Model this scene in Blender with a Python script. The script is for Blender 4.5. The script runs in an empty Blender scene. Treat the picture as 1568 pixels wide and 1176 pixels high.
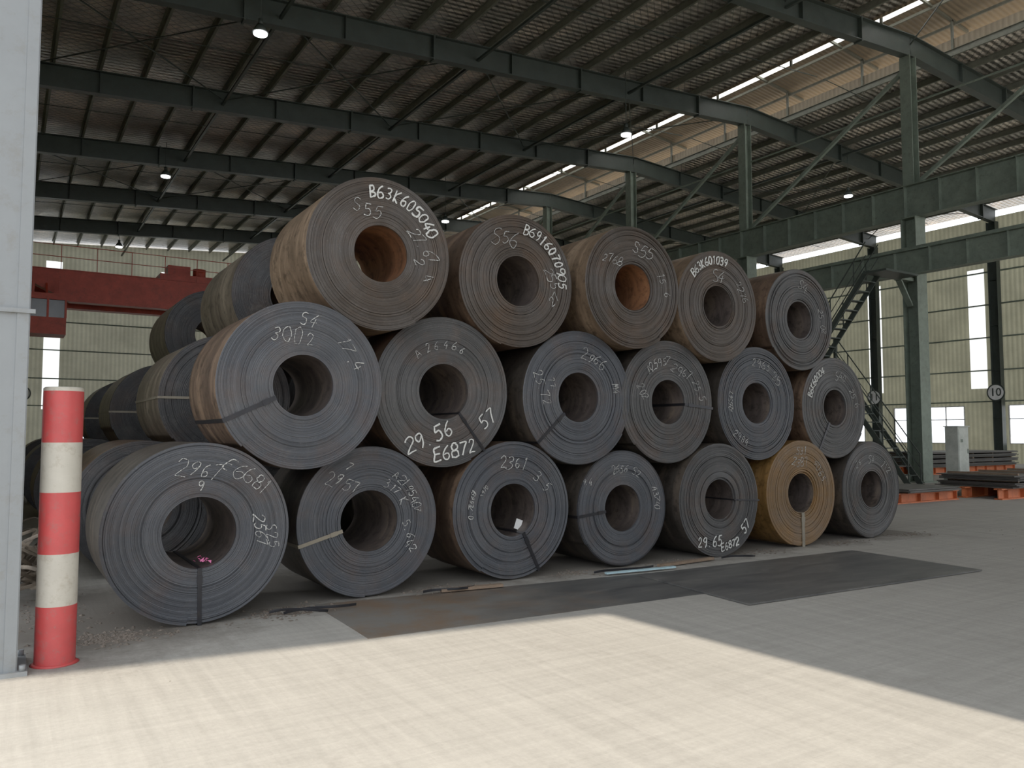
import bpy, bmesh, math, random
from mathutils import Vector, Matrix
random.seed(7)
R = math.radians
scene = bpy.context.scene
try:
    scene.view_settings.view_transform = 'Standard'
    scene.view_settings.look = 'None'
    scene.view_settings.exposure = 0.05
    scene.view_settings.gamma = 1.14
except Exception:
    pass

# ------------------------------------------------------------------ materials
def new_mat(name):
    m = bpy.data.materials.new(name); m.use_nodes = True
    nt = m.node_tree; b = nt.nodes['Principled BSDF']
    return m, nt, b
def lk(nt, a, b): nt.links.new(a, b)
def ramp(nt, fac, stops):
    r = nt.nodes.new('ShaderNodeValToRGB')
    el = r.color_ramp.elements
    while len(el) < len(stops): el.new(0.5)
    for e, (p, c) in zip(el, stops):
        e.position = p; e.color = (c[0], c[1], c[2], 1)
    lk(nt, fac, r.inputs[0]); return r.outputs[0]
def noise(nt, vec, scale, detail=4, rough=0.6, dist=0.0):
    n = nt.nodes.new('ShaderNodeTexNoise')
    n.inputs['Scale'].default_value = scale; n.inputs['Detail'].default_value = detail
    n.inputs['Roughness'].default_value = rough; n.inputs['Distortion'].default_value = dist
    if vec is not None: lk(nt, vec, n.inputs['Vector'])
    return n.outputs['Fac']
def coord(nt, kind='Object', scale=(1, 1, 1), rot=(0, 0, 0)):
    t = nt.nodes.new('ShaderNodeTexCoord'); mp = nt.nodes.new('ShaderNodeMapping')
    mp.inputs['Scale'].default_value = scale; mp.inputs['Rotation'].default_value = rot
    lk(nt, t.outputs[kind], mp.inputs['Vector']); return mp.outputs[0]
def mixc(nt, fac, a, b, mode='MIX'):
    m = nt.nodes.new('ShaderNodeMix'); m.data_type = 'RGBA'; m.blend_type = mode
    if isinstance(fac, (int, float)): m.inputs[0].default_value = fac
    else: lk(nt, fac, m.inputs[0])
    for v, s in ((a, m.inputs[6]), (b, m.inputs[7])):
        if isinstance(v, tuple): s.default_value = (v[0], v[1], v[2], 1)
        else: lk(nt, v, s)
    return m.outputs[2]
def math_n(nt, op, a, b=None):
    m = nt.nodes.new('ShaderNodeMath'); m.operation = op
    for i, v in enumerate((a, b)):
        if v is None: continue
        if isinstance(v, (int, float)): m.inputs[i].default_value = v
        else: lk(nt, v, m.inputs[i])
    return m.outputs[0]
def bump(nt, b, h, strength, dist=0.01):
    bp = nt.nodes.new('ShaderNodeBump'); bp.inputs['Strength'].default_value = strength
    bp.inputs['Distance'].default_value = dist
    lk(nt, h, bp.inputs['Height']); lk(nt, bp.outputs[0], b.inputs['Normal'])

def paint(name, col, var=0.25, rough=0.6, metal=0.0, scale=2.0, dirt=(0.05, 0.035, 0.025), dirtamt=0.25):
    m, nt, b = new_mat(name)
    v = coord(nt)
    f = noise(nt, v, scale, 6, 0.7)
    c1 = tuple(x * (1 - var) for x in col); c2 = tuple(min(1, x * (1 + var)) for x in col)
    c = ramp(nt, f, [(0.3, c1), (0.7, c2)])
    f2 = noise(nt, v, scale * 3.1, 8, 0.75)
    k = ramp(nt, f2, [(0.52, (0, 0, 0)), (0.72, (min(1, dirtamt * 2),) * 3)])
    lk(nt, mixc(nt, k, c, dirt), b.inputs['Base Color'])
    b.inputs['Roughness'].default_value = rough; b.inputs['Metallic'].default_value = metal
    bump(nt, b, f2, 0.15, 0.01)
    return m

def coil_face_mat(name, col, rust=(0.12, 0.06, 0.03), rustamt=0.3):
    m, nt, b = new_mat(name)
    t = nt.nodes.new('ShaderNodeTexCoord')
    sx = nt.nodes.new('ShaderNodeSeparateXYZ'); lk(nt, t.outputs['Object'], sx.inputs[0])
    r = math_n(nt, 'SQRT', math_n(nt, 'ADD', math_n(nt, 'MULTIPLY', sx.outputs[0], sx.outputs[0]), math_n(nt, 'MULTIPLY', sx.outputs[2], sx.outputs[2])))
    oi = nt.nodes.new('ShaderNodeObjectInfo')
    va = nt.nodes.new('ShaderNodeVectorMath'); va.operation = 'ADD'
    lk(nt, t.outputs['Object'], va.inputs[0]); lk(nt, oi.outputs['Location'], va.inputs[1])
    rr = math_n(nt, 'ADD', r, math_n(nt, 'MULTIPLY', oi.outputs['Random'], 7.0))
    n1 = nt.nodes.new('ShaderNodeTexNoise'); n1.noise_dimensions = '1D'
    n1.inputs['Scale'].default_value = 120; n1.inputs['Detail'].default_value = 3
    lk(nt, rr, n1.inputs['W'])
    n3 = nt.nodes.new('ShaderNodeTexNoise'); n3.noise_dimensions = '1D'
    n3.inputs['Scale'].default_value = 12; n3.inputs['Detail'].default_value = 2
    lk(nt, rr, n3.inputs['W'])
    c = ramp(nt, n1.outputs['Fac'], [(0.3, tuple(x * 0.5 for x in col)), (0.7, tuple(x * 1.45 for x in col))])
    c = mixc(nt, 0.45, c, ramp(nt, n3.outputs['Fac'], [(0.35, tuple(x * 0.65 for x in col)), (0.65, tuple(x * 1.35 for x in col))]))
    f = noise(nt, va.outputs[0], 2.2, 8, 0.7)
    k = ramp(nt, f, [(0.48, (0, 0, 0)), (0.7, (rustamt,) * 3)])
    c = mixc(nt, k, c, rust)
    f5 = noise(nt, va.outputs[0], 1.3, 6, 0.7)
    c = mixc(nt, ramp(nt, f5, [(0.45, (0, 0, 0)), (0.7, (0.3,) * 3)]), c, (0.13, 0.13, 0.135))
    f6 = noise(nt, va.outputs[0], 5.0, 8, 0.8)
    c = mixc(nt, ramp(nt, f6, [(0.55, (0, 0, 0)), (0.75, (0.3,) * 3)]), c, (0.17, 0.155, 0.14))
    f4 = noise(nt, va.outputs[0], 45, 4, 0.7)
    k4 = ramp(nt, f4, [(0.6, (0, 0, 0)), (0.72, (0.25,) * 3)])
    c = mixc(nt, k4, c, (0.26, 0.25, 0.24))
    lk(nt, c, b.inputs['Base Color'])
    b.inputs['Roughness'].default_value = 0.5; b.inputs['Metallic'].default_value = 0.25
    bump(nt, b, n1.outputs['Fac'], 0.8, 0.007)
    return m

def coil_side_mat(name, col, col2, rough=0.42):
    m, nt, b = new_mat(name)
    t = nt.nodes.new('ShaderNodeTexCoord'); oi = nt.nodes.new('ShaderNodeObjectInfo')
    va = nt.nodes.new('ShaderNodeVectorMath'); va.operation = 'ADD'
    lk(nt, t.outputs['Object'], va.inputs[0]); lk(nt, oi.outputs['Location'], va.inputs[1])
    mp = nt.nodes.new('ShaderNodeMapping'); mp.inputs['Scale'].default_value = (0.7, 4.0, 0.7)
    lk(nt, va.outputs[0], mp.inputs[0])
    f = noise(nt, mp.outputs[0], 1.4, 7, 0.65, 0.5)
    c = ramp(nt, f, [(0.3, tuple(x * 0.5 for x in col)), (0.5, col), (0.7, col2)])
    f2 = noise(nt, va.outputs[0], 9, 8, 0.7)
    k = ramp(nt, f2, [(0.5, (0, 0, 0)), (0.64, (0.8,) * 3)])
    c = mixc(nt, k, c, tuple(x * 0.35 for x in col))
    lk(nt, c, b.inputs['Base Color'])
    b.inputs['Roughness'].default_value = rough; b.inputs['Metallic'].default_value = 0.45
    bump(nt, b, f2, 0.12, 0.01)
    return m

GREY = coil_face_mat('coil_face_grey', (0.050, 0.054, 0.064))
GREY2 = coil_face_mat('coil_face_grey_brown', (0.050, 0.049, 0.050), rustamt=0.35)
BROWN = coil_face_mat('coil_face_brown', (0.050, 0.038, 0.030), rust=(0.095, 0.054, 0.03), rustamt=0.6)
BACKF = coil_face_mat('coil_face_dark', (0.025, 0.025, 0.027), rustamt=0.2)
ORANGE = coil_face_mat('coil_face_rust', (0.15, 0.084, 0.032), rust=(0.22, 0.11, 0.03), rustamt=0.6)
S_DARK = coil_side_mat('coil_side_dark', (0.065, 0.055, 0.047), (0.14, 0.11, 0.085))
S_TAN = coil_side_mat('coil_side_tan', (0.19, 0.13, 0.085), (0.38, 0.27, 0.18))
S_BRN = coil_side_mat('coil_side_brown', (0.12, 0.078, 0.055), (0.25, 0.165, 0.11))
S_ORG = coil_side_mat('coil_side_rust', (0.26, 0.14, 0.045), (0.38, 0.21, 0.08))
S_LITE = coil_side_mat('coil_side_light', (0.19, 0.155, 0.12), (0.36, 0.30, 0.23))
BORE = coil_side_mat('coil_bore', (0.10, 0.08, 0.072), (0.18, 0.14, 0.11), 0.5)
BORE_R = coil_side_mat('coil_bore_rust', (0.22, 0.10, 0.05), (0.34, 0.155, 0.07), 0.55)
STRAP = paint('strap_dark', (0.022, 0.022, 0.026), rough=0.4, metal=0.6)
STRAP_T = paint('strap_tan', (0.19, 0.165, 0.125), rough=0.5, metal=0.2)
GREEN = paint('steel_green_dark', (0.040, 0.052, 0.046), rough=0.5)
GREENL = paint('steel_green_grey', (0.15, 0.185, 0.15), rough=0.55)
PURL = paint('purlin_steel', (0.15, 0.155, 0.125), rough=0.6)
COLG = paint('column_grey_paint', (0.22, 0.235, 0.245), var=0.08, rough=0.5, scale=1.5, dirt=(0.17, 0.155, 0.13), dirtamt=0.3)
RED = paint('crane_red', (0.44, 0.06, 0.035), rough=0.5)
BRED = paint('bollard_red', (0.46, 0.05, 0.05), var=0.12, rough=0.5, scale=5, dirt=(0.30, 0.10, 0.09), dirtamt=0.5)
BWHITE = paint('bollard_white', (0.46, 0.43, 0.37), var=0.08, rough=0.55, scale=4, dirt=(0.30, 0.25, 0.19), dirtamt=0.35)
SKIDO = paint('skid_orange', (0.50, 0.13, 0.045), rough=0.6)
CAB = paint('cabinet_paint', (0.42, 0.44, 0.40), rough=0.5, dirtamt=0.1)
WOOD = paint('dunnage_wood', (0.18, 0.125, 0.085), rough=0.9, scale=8)
DEBR = paint('debris_rust', (0.13, 0.105, 0.085), var=0.5, rough=0.9, scale=30)
PINK = paint('tag_pink', (0.7, 0.15, 0.35), rough=0.6)
WHITE = paint('label_white', (0.7, 0.7, 0.7), rough=0.6, dirtamt=0.0)
BLUE = paint('strip_pale_blue', (0.35, 0.5, 0.55), rough=0.5)
BLACK = paint('dark_glass', (0.03, 0.035, 0.04), rough=0.15)
BACKP = paint('plate_edge_dark', (0.08, 0.075, 0.07), rough=.5, metal=.3)
SCRAP = paint('scrap_steel', (0.16, 0.13, 0.10), var=.6, rough=.45, metal=.5, scale=4)

def chalk(name, lo, hi, base):
    m, nt, b = new_mat(name)
    f = noise(nt, coord(nt), 55, 5, 0.75)
    lk(nt, ramp(nt, f, [(lo, base), (hi, (0.55, 0.55, 0.53))]), b.inputs['Base Color']); b.inputs['Roughness'].default_value = .95
    return m
CHALK = chalk('chalk_white', .40, .58, (0.09, 0.09, 0.095))
CHALKB = chalk('paint_white', .34, .46, (0.18, 0.18, 0.18))

def plate_mat():
    m, nt, b = new_mat('steel_plate_dark')
    v = coord(nt, 'Object', (0.5, 2.0, 1))
    f = noise(nt, v, 2.0, 8, 0.65, 0.6)
    c = ramp(nt, f, [(0.3, (0.05, 0.05, 0.051)), (0.55, (0.095, 0.093, 0.089)), (0.75, (0.16, 0.152, 0.14))])
    v2 = coord(nt, 'Object')
    s = nt.nodes.new('ShaderNodeSeparateXYZ'); lk(nt, v2, s.inputs[0])
    g = math_n(nt, 'SUBTRACT', math_n(nt, 'ADD', noise(nt, v2, 1.1, 7, 0.7), 1.15), math_n(nt, 'MULTIPLY', s.outputs[0], 0.25))
    c = mixc(nt, ramp(nt, g, [(0.35, (0, 0, 0)), (0.75, (0.75,) * 3)]), c, ramp(nt, noise(nt, v2, 1.7, 6, .7), [(.42, (0.19, 0.175, 0.155)), (.6, (0.20, 0.13, 0.08))]))
    lk(nt, c, b.inputs['Base Color']); b.inputs['Roughness'].default_value = 0.5; b.inputs['Metallic'].default_value = 0.15
    bump(nt, b, f, 0.2, 0.01)
    return m
PLATE = plate_mat()

def concrete():
    m, nt, b = new_mat('concrete_floor')
    v = coord(nt)
    f1 = noise(nt, v, 0.3, 8, 0.6, 0.3)
    c = ramp(nt, f1, [(0.3, (0.235, 0.222, 0.20)), (0.5, (0.29, 0.275, 0.25)), (0.72, (0.35, 0.333, 0.30))])
    v2 = coord(nt, 'Object', (0.22, 5.0, 1), (0, 0, R(12)))
    f2 = noise(nt, v2, 2.2, 8, 0.7, 0.25)
    c = mixc(nt, 0.34, c, ramp(nt, f2, [(0.35, (0.18, 0.168, 0.148)), (0.65, (0.41, 0.388, 0.35))]))
    v4 = coord(nt, 'Object', (5.0, 0.25, 1), (0, 0, R(-25)))
    f4 = noise(nt, v4, 2.0, 8, 0.7, 0.3)
    c = mixc(nt, 0.28, c, ramp(nt, f4, [(0.35, (0.18, 0.168, 0.148)), (0.65, (0.41, 0.388, 0.35))]))
    f3 = noise(nt, v, 28, 8, 0.8)
    c = mixc(nt, 0.24, c, ramp(nt, f3, [(0.3, (0.16, 0.15, 0.135)), (0.7, (0.43, 0.41, 0.37))]))
    f5 = noise(nt, v, 0.9, 6, 0.75, 0.6)
    c = mixc(nt, ramp(nt, f5, [(0.56, (0, 0, 0)), (0.72, (0.35,) * 3)]), c, (0.15, 0.135, 0.115))
    mud = nt.nodes.new('ShaderNodeVectorMath'); mud.operation = 'DISTANCE'; mud.inputs[1].default_value = (0.8, 7.6, 0)
    lk(nt, v, mud.inputs[0])
    mk = math_n(nt, 'ADD', mud.outputs['Value'], math_n(nt, 'MULTIPLY', noise(nt, v, 3.5, 7, .7), 1.4))
    c = mixc(nt, ramp(nt, math_n(nt, 'MULTIPLY', mk, .3), [(.35, (.9,) * 3), (.62, (0, 0, 0))]), c, (0.085, 0.07, 0.056))
    # darker brown, noise-broken strip along the foot of the stack
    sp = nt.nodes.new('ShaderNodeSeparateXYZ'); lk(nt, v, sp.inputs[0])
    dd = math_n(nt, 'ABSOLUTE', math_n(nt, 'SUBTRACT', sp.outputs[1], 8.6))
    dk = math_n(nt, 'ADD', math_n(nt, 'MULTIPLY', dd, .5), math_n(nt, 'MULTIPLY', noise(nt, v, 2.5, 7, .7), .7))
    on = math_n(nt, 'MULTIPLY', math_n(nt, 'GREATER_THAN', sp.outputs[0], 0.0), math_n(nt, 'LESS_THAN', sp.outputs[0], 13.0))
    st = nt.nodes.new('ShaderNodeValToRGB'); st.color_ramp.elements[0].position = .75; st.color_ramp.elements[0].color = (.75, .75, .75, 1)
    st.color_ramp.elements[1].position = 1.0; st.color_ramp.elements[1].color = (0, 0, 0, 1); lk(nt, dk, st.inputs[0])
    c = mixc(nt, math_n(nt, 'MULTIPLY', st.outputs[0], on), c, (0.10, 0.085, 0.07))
    lk(nt, c, b.inputs['Base Color']); b.inputs['Roughness'].default_value = 0.85
    h = math_n(nt, 'ADD', math_n(nt, 'MULTIPLY', f3, 0.6), math_n(nt, 'ADD', f2, f4))
    bump(nt, b, h, 0.35, 0.01)
    return m
CONC = concrete()

def foil():
    m, nt, b = new_mat('roof_foil_insulation')
    v = coord(nt)
    rot = nt.nodes.new('ShaderNodeMapping'); rot.inputs['Rotation'].default_value = (0, 0, R(45))
    lk(nt, v, rot.inputs[0])
    br = nt.nodes.new('ShaderNodeTexBrick'); br.offset = 0; br.inputs['Scale'].default_value = 2.6
    br.inputs['Mortar Size'].default_value = 0.04; br.inputs['Brick Width'].default_value = 0.6; br.inputs['Row Height'].default_value = 0.6
    lk(nt, rot.outputs[0], br.inputs['Vector'])
    wv = nt.nodes.new('ShaderNodeTexWave'); wv.bands_direction = 'Y'; wv.inputs['Scale'].default_value = 1.3; lk(nt, v, wv.inputs[0])
    f = noise(nt, v, 0.45, 6, 0.7, 0.5)
    c = ramp(nt, f, [(0.32, (0.30, 0.29, 0.27)), (0.5, (0.52, 0.48, 0.44)), (0.68, (0.9, 0.77, 0.66))])  # pale warm patches paint sunlit-floor reflections into the foil colour
    c = mixc(nt, math_n(nt, 'MULTIPLY', br.outputs['Fac'], .8), c, (0.2, 0.195, 0.175))
    lk(nt, c, b.inputs['Base Color'])
    b.inputs['Metallic'].default_value = 0.7; b.inputs['Roughness'].default_value = 0.28
    f2 = noise(nt, v, 2.2, 5, 0.6, 0.3)
    h = math_n(nt, 'ADD', f2, math_n(nt, 'MULTIPLY', br.outputs['Fac'], -0.15))
    bump(nt, b, math_n(nt, 'ADD', h, math_n(nt, 'MULTIPLY', wv.outputs['Fac'], .35)), 0.8, 0.18)
    return m
FOIL = foil()

def sheet(name, axis, col, scale=4.0, trans=0.0):
    m, nt, b = new_mat(name)
    v = coord(nt)
    w = nt.nodes.new('ShaderNodeTexWave'); w.bands_direction = axis; w.inputs['Scale'].default_value = scale
    lk(nt, v, w.inputs[0])
    f = noise(nt, v, 0.6, 6, 0.65)
    c = ramp(nt, f, [(0.3, tuple(x * 0.75 for x in col)), (0.7, tuple(x * 1.15 for x in col))])
    c = mixc(nt, math_n(nt, 'MULTIPLY', w.outputs['Fac'], 0.35), c, tuple(x * 0.45 for x in col))
    lk(nt, c, b.inputs['Base Color']); b.inputs['Roughness'].default_value = 0.55
    bump(nt, b, w.outputs['Fac'], 0.7, 0.04)
    if trans:
        tr = nt.nodes.new('ShaderNodeBsdfTranslucent'); lk(nt, c, tr.inputs[0])
        mx = nt.nodes.new('ShaderNodeMixShader'); mx.inputs[0].default_value = trans
        lk(nt, b.outputs[0], mx.inputs[1]); lk(nt, tr.outputs[0], mx.inputs[2])
        lk(nt, mx.outputs[0], nt.nodes['Material Output'].inputs[0])
    return m
SHEET_Y = sheet('wall_sheet_y', 'Y', (0.55, 0.53, 0.37), 1.2, .15)  # translucent share added so the sheeting glows and the wall looks brighter
SHEET_X = sheet('wall_sheet_x', 'X', (0.55, 0.53, 0.40), 1.2, .15)  # same added glow; pale colour also stands in for haze at the back
CREAM = sheet('monitor_sheet_cream', 'Y', (0.33, 0.265, 0.185), 1.6)

def translucent(name, col):
    m, nt, b = new_mat(name)
    tr = nt.nodes.new('ShaderNodeBsdfTranslucent'); tr.inputs[0].default_value = (*col, 1)
    mx = nt.nodes.new('ShaderNodeMixShader'); mx.inputs[0].default_value = 0.85
    b.inputs['Base Color'].default_value = (*col, 1)
    lk(nt, b.outputs[0], mx.inputs[1]); lk(nt, tr.outputs[0], mx.inputs[2])
    lk(nt, mx.outputs[0], nt.nodes['Material Output'].inputs[0])
    return m
TRANS = translucent('translucent_panel', (0.95, 0.96, 0.93))

def lampmat():
    m, nt, b = new_mat('lamp_glow')
    b.inputs['Emission Color'].default_value = (0.95, 0.97, 1, 1); b.inputs['Emission Strength'].default_value = 5
    return m
LAMP = lampmat()

# ------------------------------------------------------------------ mesh helpers
def finish(bm, name, mats, parent=None, loc=(0, 0, 0), smooth=False):
    me = bpy.data.meshes.new(name); bm.normal_update(); bm.to_mesh(me); bm.free()
    for mt in mats: me.materials.append(mt)
    ob = bpy.data.objects.new(name, me); scene.collection.objects.link(ob)
    ob.location = loc
    if parent: ob.parent = parent
    if smooth:
        for p in me.polygons: p.use_smooth = True
    return ob
def box(bm, x0, x1, y0, y1, z0, z1, mi=0):
    vs = [bm.verts.new((x, y, z)) for z in (z0, z1) for y in (y0, y1) for x in (x0, x1)]
    for f in ((0, 2, 3, 1), (4, 5, 7, 6), (0, 1, 5, 4), (2, 6, 7, 3), (0, 4, 6, 2), (1, 3, 7, 5)):
        fc = bm.faces.new([vs[i] for i in f]); fc.material_index = mi
def bar(bm, p0, p1, w, h, up=(0, 0, 1), mi=0):
    p0 = Vector(p0); p1 = Vector(p1); d = (p1 - p0).normalized(); upv = Vector(up)
    s = d.cross(upv)
    if s.length < 1e-4: s = d.cross(Vector((1, 0, 0)))
    s.normalize(); t = s.cross(d).normalized()
    vs = []
    for p in (p0, p1):
        for a, b_ in ((-1, -1), (1, -1), (1, 1), (-1, 1)):
            vs.append(bm.verts.new(p + s * (a * w / 2) + t * (b_ * h / 2)))
    for f in ((0, 1, 2, 3), (7, 6, 5, 4), (0, 4, 5, 1), (1, 5, 6, 2), (2, 6, 7, 3), (3, 7, 4, 0)):
        fc = bm.faces.new([vs[i] for i in f]); fc.material_index = mi
def cyl(bm, c, r0, r1, z0, z1, seg=32, mi=0, cap=True):
    lo = [bm.verts.new((c[0] + r0 * math.cos(2 * math.pi * i / seg), c[1] + r0 * math.sin(2 * math.pi * i / seg), z0)) for i in range(seg)]
    hi = [bm.verts.new((c[0] + r1 * math.cos(2 * math.pi * i / seg), c[1] + r1 * math.sin(2 * math.pi * i / seg), z1)) for i in range(seg)]
    for i in range(seg):
        f = bm.faces.new((lo[i], lo[(i + 1) % seg], hi[(i + 1) % seg], hi[i])); f.material_index = mi; f.smooth = True
    if cap:
        f = bm.faces.new(hi); f.material_index = mi
        f = bm.faces.new(lo[::-1]); f.material_index = mi

# ------------------------------------------------------------------ chalk glyphs
def ell(cx, cy, rx, ry, a0=90, a1=450, n=14):
    return [(cx + rx * math.cos(R(a0 + (a1 - a0) * i / n)), cy + ry * math.sin(R(a0 + (a1 - a0) * i / n))) for i in range(n + 1)]
G = {
 '0': [ell(.3, .5, .27, .5)], '1': [[(.18, .8), (.32, 1), (.3, 0)]],
 '2': [[(.03, .78), (.12, .95), (.32, 1), (.52, .88), (.5, .62), (.3, .35), (.03, .02), (.3, .04), (.6, .0)]],
 '3': [[(.05, .9), (.3, 1), (.5, .85), (.45, .62), (.22, .54), (.48, .45), (.55, .2), (.35, .0), (.03, .08)]],
 '4': [[(.4, 1), (.02, .35), (.6, .35)], [(.42, .65), (.4, -.05)]],
 '5': [[(.12, .98), (.08, .58), (.35, .62), (.56, .4), (.5, .12), (.28, 0), (.03, .08)], [(.12, .98), (.55, 1)]],
 '6': [[(.48, 1), (.2, .75), (.05, .35), (.15, .05), (.4, .0), (.55, .25), (.4, .48), (.1, .38)]],
 '7': [[(.02, .95), (.56, 1), (.4, .6), (.22, 0)]],
 '8': [ell(.3, .75, .22, .25, 270, 630), ell(.3, .25, .27, .25, 90, 450)],
 '9': [[(.52, .75), (.3, .5), (.08, .65), (.15, .95), (.42, 1), (.54, .75), (.48, .3), (.35, 0)]],
 'S': [[(.55, .88), (.35, 1), (.1, .88), (.12, .62), (.42, .45), (.5, .18), (.3, 0), (.02, .12)]],
 'E': [[(.55, 1), (.08, .97), (.05, .5), (.05, .02), (.58, 0)], [(.06, .52), (.48, .54)]],
 'B': [[(.05, 0), (.07, 1)], [(.07, 1), (.45, .95), (.48, .65), (.08, .53), (.5, .42), (.52, .1), (.05, 0)]],
 'A': [[(0, 0), (.3, 1), (.6, 0)], [(.12, .38), (.48, .38)]],
 'K': [[(.06, 0), (.06, 1)], [(.55, 1), (.08, .48), (.58, 0)]],
 'M': [[(0, 0), (.08, 1), (.3, .4), (.52, 1), (.62, 0)]],
 'T': [[(0, 1), (.6, 1)], [(.3, 1), (.3, 0)]],
 '-': [[(.08, .5), (.5, .5)]], '.': [[(.2, 0), (.26, .05)]], '/': [[(.05, -.05), (.5, 1.05)]], ' ': []}
def smooth_pts(p):
    if len(p) < 3 or len(p) > 12: return p
    out = []
    for i in range(len(p) - 1):
        p0 = p[max(i - 1, 0)]; p1 = p[i]; p2 = p[i + 1]; p3 = p[min(i + 2, len(p) - 1)]
        for k in range(4):
            t = k / 4
            out.append(tuple(0.5 * ((2 * p1[a]) + (-p0[a] + p2[a]) * t + (2 * p0[a] - 5 * p1[a] + 4 * p2[a] - p3[a]) * t * t + (-p0[a] + 3 * p1[a] - 3 * p2[a] + p3[a]) * t ** 3) for a in (0, 1)))
    out.append(p[-1]); return out
def marks_obj(parent, marks, ro, seed):
    rnd = random.Random(seed)
    for thick_key in (0, 1):
        splines = []
        for mk in marks:
            kind, text, a, b_, size, tilt, bold = mk
            if (1 if bold else 0) != thick_key: continue
            w = size * (0.74 if not bold else 0.72)
            n = len(text)
            for i, ch in enumerate(text):
                off = (i - (n - 1) / 2) * w * (1 if bold else rnd.uniform(.9, 1.08))
                if kind == 'arc':
                    rad = a * ro; ang = R(b_) - off / rad
                    ox, oy = rad * math.cos(ang), rad * math.sin(ang); ta = ang - math.pi / 2
                else:
                    ta = R(tilt)
                    ox = a * ro + off * math.cos(ta); oy = b_ * ro + off * math.sin(ta)
                jit = 3 if bold else 11
                ta += R(rnd.uniform(-jit, jit)); sc = size * (rnd.uniform(.92, 1.06) if bold else rnd.uniform(.8, 1.2))
                oy += rnd.uniform(-.12, .12) * size * (0.3 if bold else 1)
                sh = .1 if bold else rnd.uniform(.0, .35); sxw = rnd.uniform(.8, 1.15)
                for st in G.get(ch, []):
                    pts = []
                    for (x, y) in smooth_pts([(x + rnd.uniform(-.04, .04), y + rnd.uniform(-.04, .04)) for x, y in st]):
                        x = ((x - .3) * sxw + (y - .5) * sh) * sc; y = (y - .5) * sc
                        pts.append((ox + x * math.cos(ta) - y * math.sin(ta), oy + x * math.sin(ta) + y * math.cos(ta)))
                    splines.append((pts, rnd.uniform(.65, 1.15)))
        if not splines: continue
        cu = bpy.data.curves.new('chalk_writing', 'CURVE'); cu.dimensions = '3D'
        cu.bevel_depth = 0.0105 if thick_key else 0.0044; cu.bevel_resolution = 1
        for pts, rad in splines:
            s = cu.splines.new('POLY'); s.points.add(len(pts) - 1)
            for q, (x, y) in zip(s.points, pts): q.co = (x, y, 0, 1); q.radius = rad * rnd.uniform(.7, 1.15)
        cu.materials.append(CHALKB if thick_key else CHALK)
        ob = bpy.data.objects.new('painted_number' if thick_key else 'chalk_writing', cu)
        scene.collection.objects.link(ob); ob.parent = parent
        ob.location = (0, -0.0075, 0); ob.rotation_euler = (R(90), 0, 0); ob.scale = (1, 1, 0.2)

# ------------------------------------------------------------------ steel coil
def steel_coil(u, n, z, ro, ri=0.30, L=1.2, face=GREY, side=S_DARK, bore=BORE, straps=(), marks=(), seed=0, rings=40, seg=112, tail=None):
    rnd = random.Random(seed)
    bm = bmesh.new()
    tail = R(rnd.uniform(200, 340)) if tail is None else R(tail)
    def col(r, y):
        out = []
        for i in range(seg + 1):
            th = tail + 2 * math.pi * i / seg
            rr = r - 0.014 * (1 - i / seg) * max(0, (r - ri) / (ro - ri)) ** 3
            out.append(bm.verts.new((rr * math.cos(th), y, rr * math.sin(th))))
        return out
    def strip(a, b_, mi, sm):
        for i in range(seg):
            f = bm.faces.new((a[i], a[i + 1], b_[i + 1], b_[i])); f.material_index = mi; f.smooth = sm
    prof = []; r = ri
    prof.append((ri, 0.03)); core = rnd.random() < .5
    while r < ro - 0.012:
        st = (ro - ri) / rings * rnd.uniform(.6, 1.4)
        y = rnd.uniform(-.004, .006)
        if rnd.random() < .08: y += .012
        if core and r - ri < .03: y += .02
        prof.append((r, y)); r2 = min(r + st, ro - 0.004); prof.append((r2, y + rnd.uniform(-.001, .001))); r = r2
    prof.append((ro, 0.006))
    cols = [col(a, b_) for a, b_ in prof]
    for i in range(len(cols) - 1): strip(cols[i + 1], cols[i], 0, False)
    o0 = col(ro, 0.006); o1 = col(ro, L - 0.006); strip(o1, o0, 1, True)
    f = bm.faces.new((o0[0], o0[seg], o1[seg], o1[0])); f.material_index = 1
    b0 = col(ri, 0.03); b1 = col(ri, L); strip(b0, b1, 2, True)
    q0 = col(ro, L - 0.006); q1 = col(ri, L); strip(q1, q0, 0, False)
    ob = finish(bm, 'steel_coil', [face, side, bore], loc=(u, n, z))
    for sidx, (ang, mat, wd) in enumerate(straps):
        bm = bmesh.new(); a = R(ang); c, s = math.cos(a), math.sin(a)
        def P(rr, y): return (rr * c, y, rr * s)
        bar(bm, P(ri - 0.004, -0.008), P(ro + 0.003, -0.008), wd, 0.005, up=(0, 1, 0))
        bar(bm, P(ro + 0.003, -0.008), P(ro + 0.003, L + 0.006), wd, 0.005, up=(c, 0, s))
        bar(bm, P(ri - 0.004, -0.008), P(ri - 0.004, L + 0.006), wd, 0.005, up=(c, 0, s))
        m_ = ri + (ro - ri) * 0.12
        bar(bm, P(m_, -0.011), P(m_ + 0.07, -0.011), wd * 1.25, 0.008, up=(0, 1, 0))
        finish(bm, 'steel_strap', [mat], parent=ob)
    if marks: marks_obj(ob, marks, ro, seed)
    return ob

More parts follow.
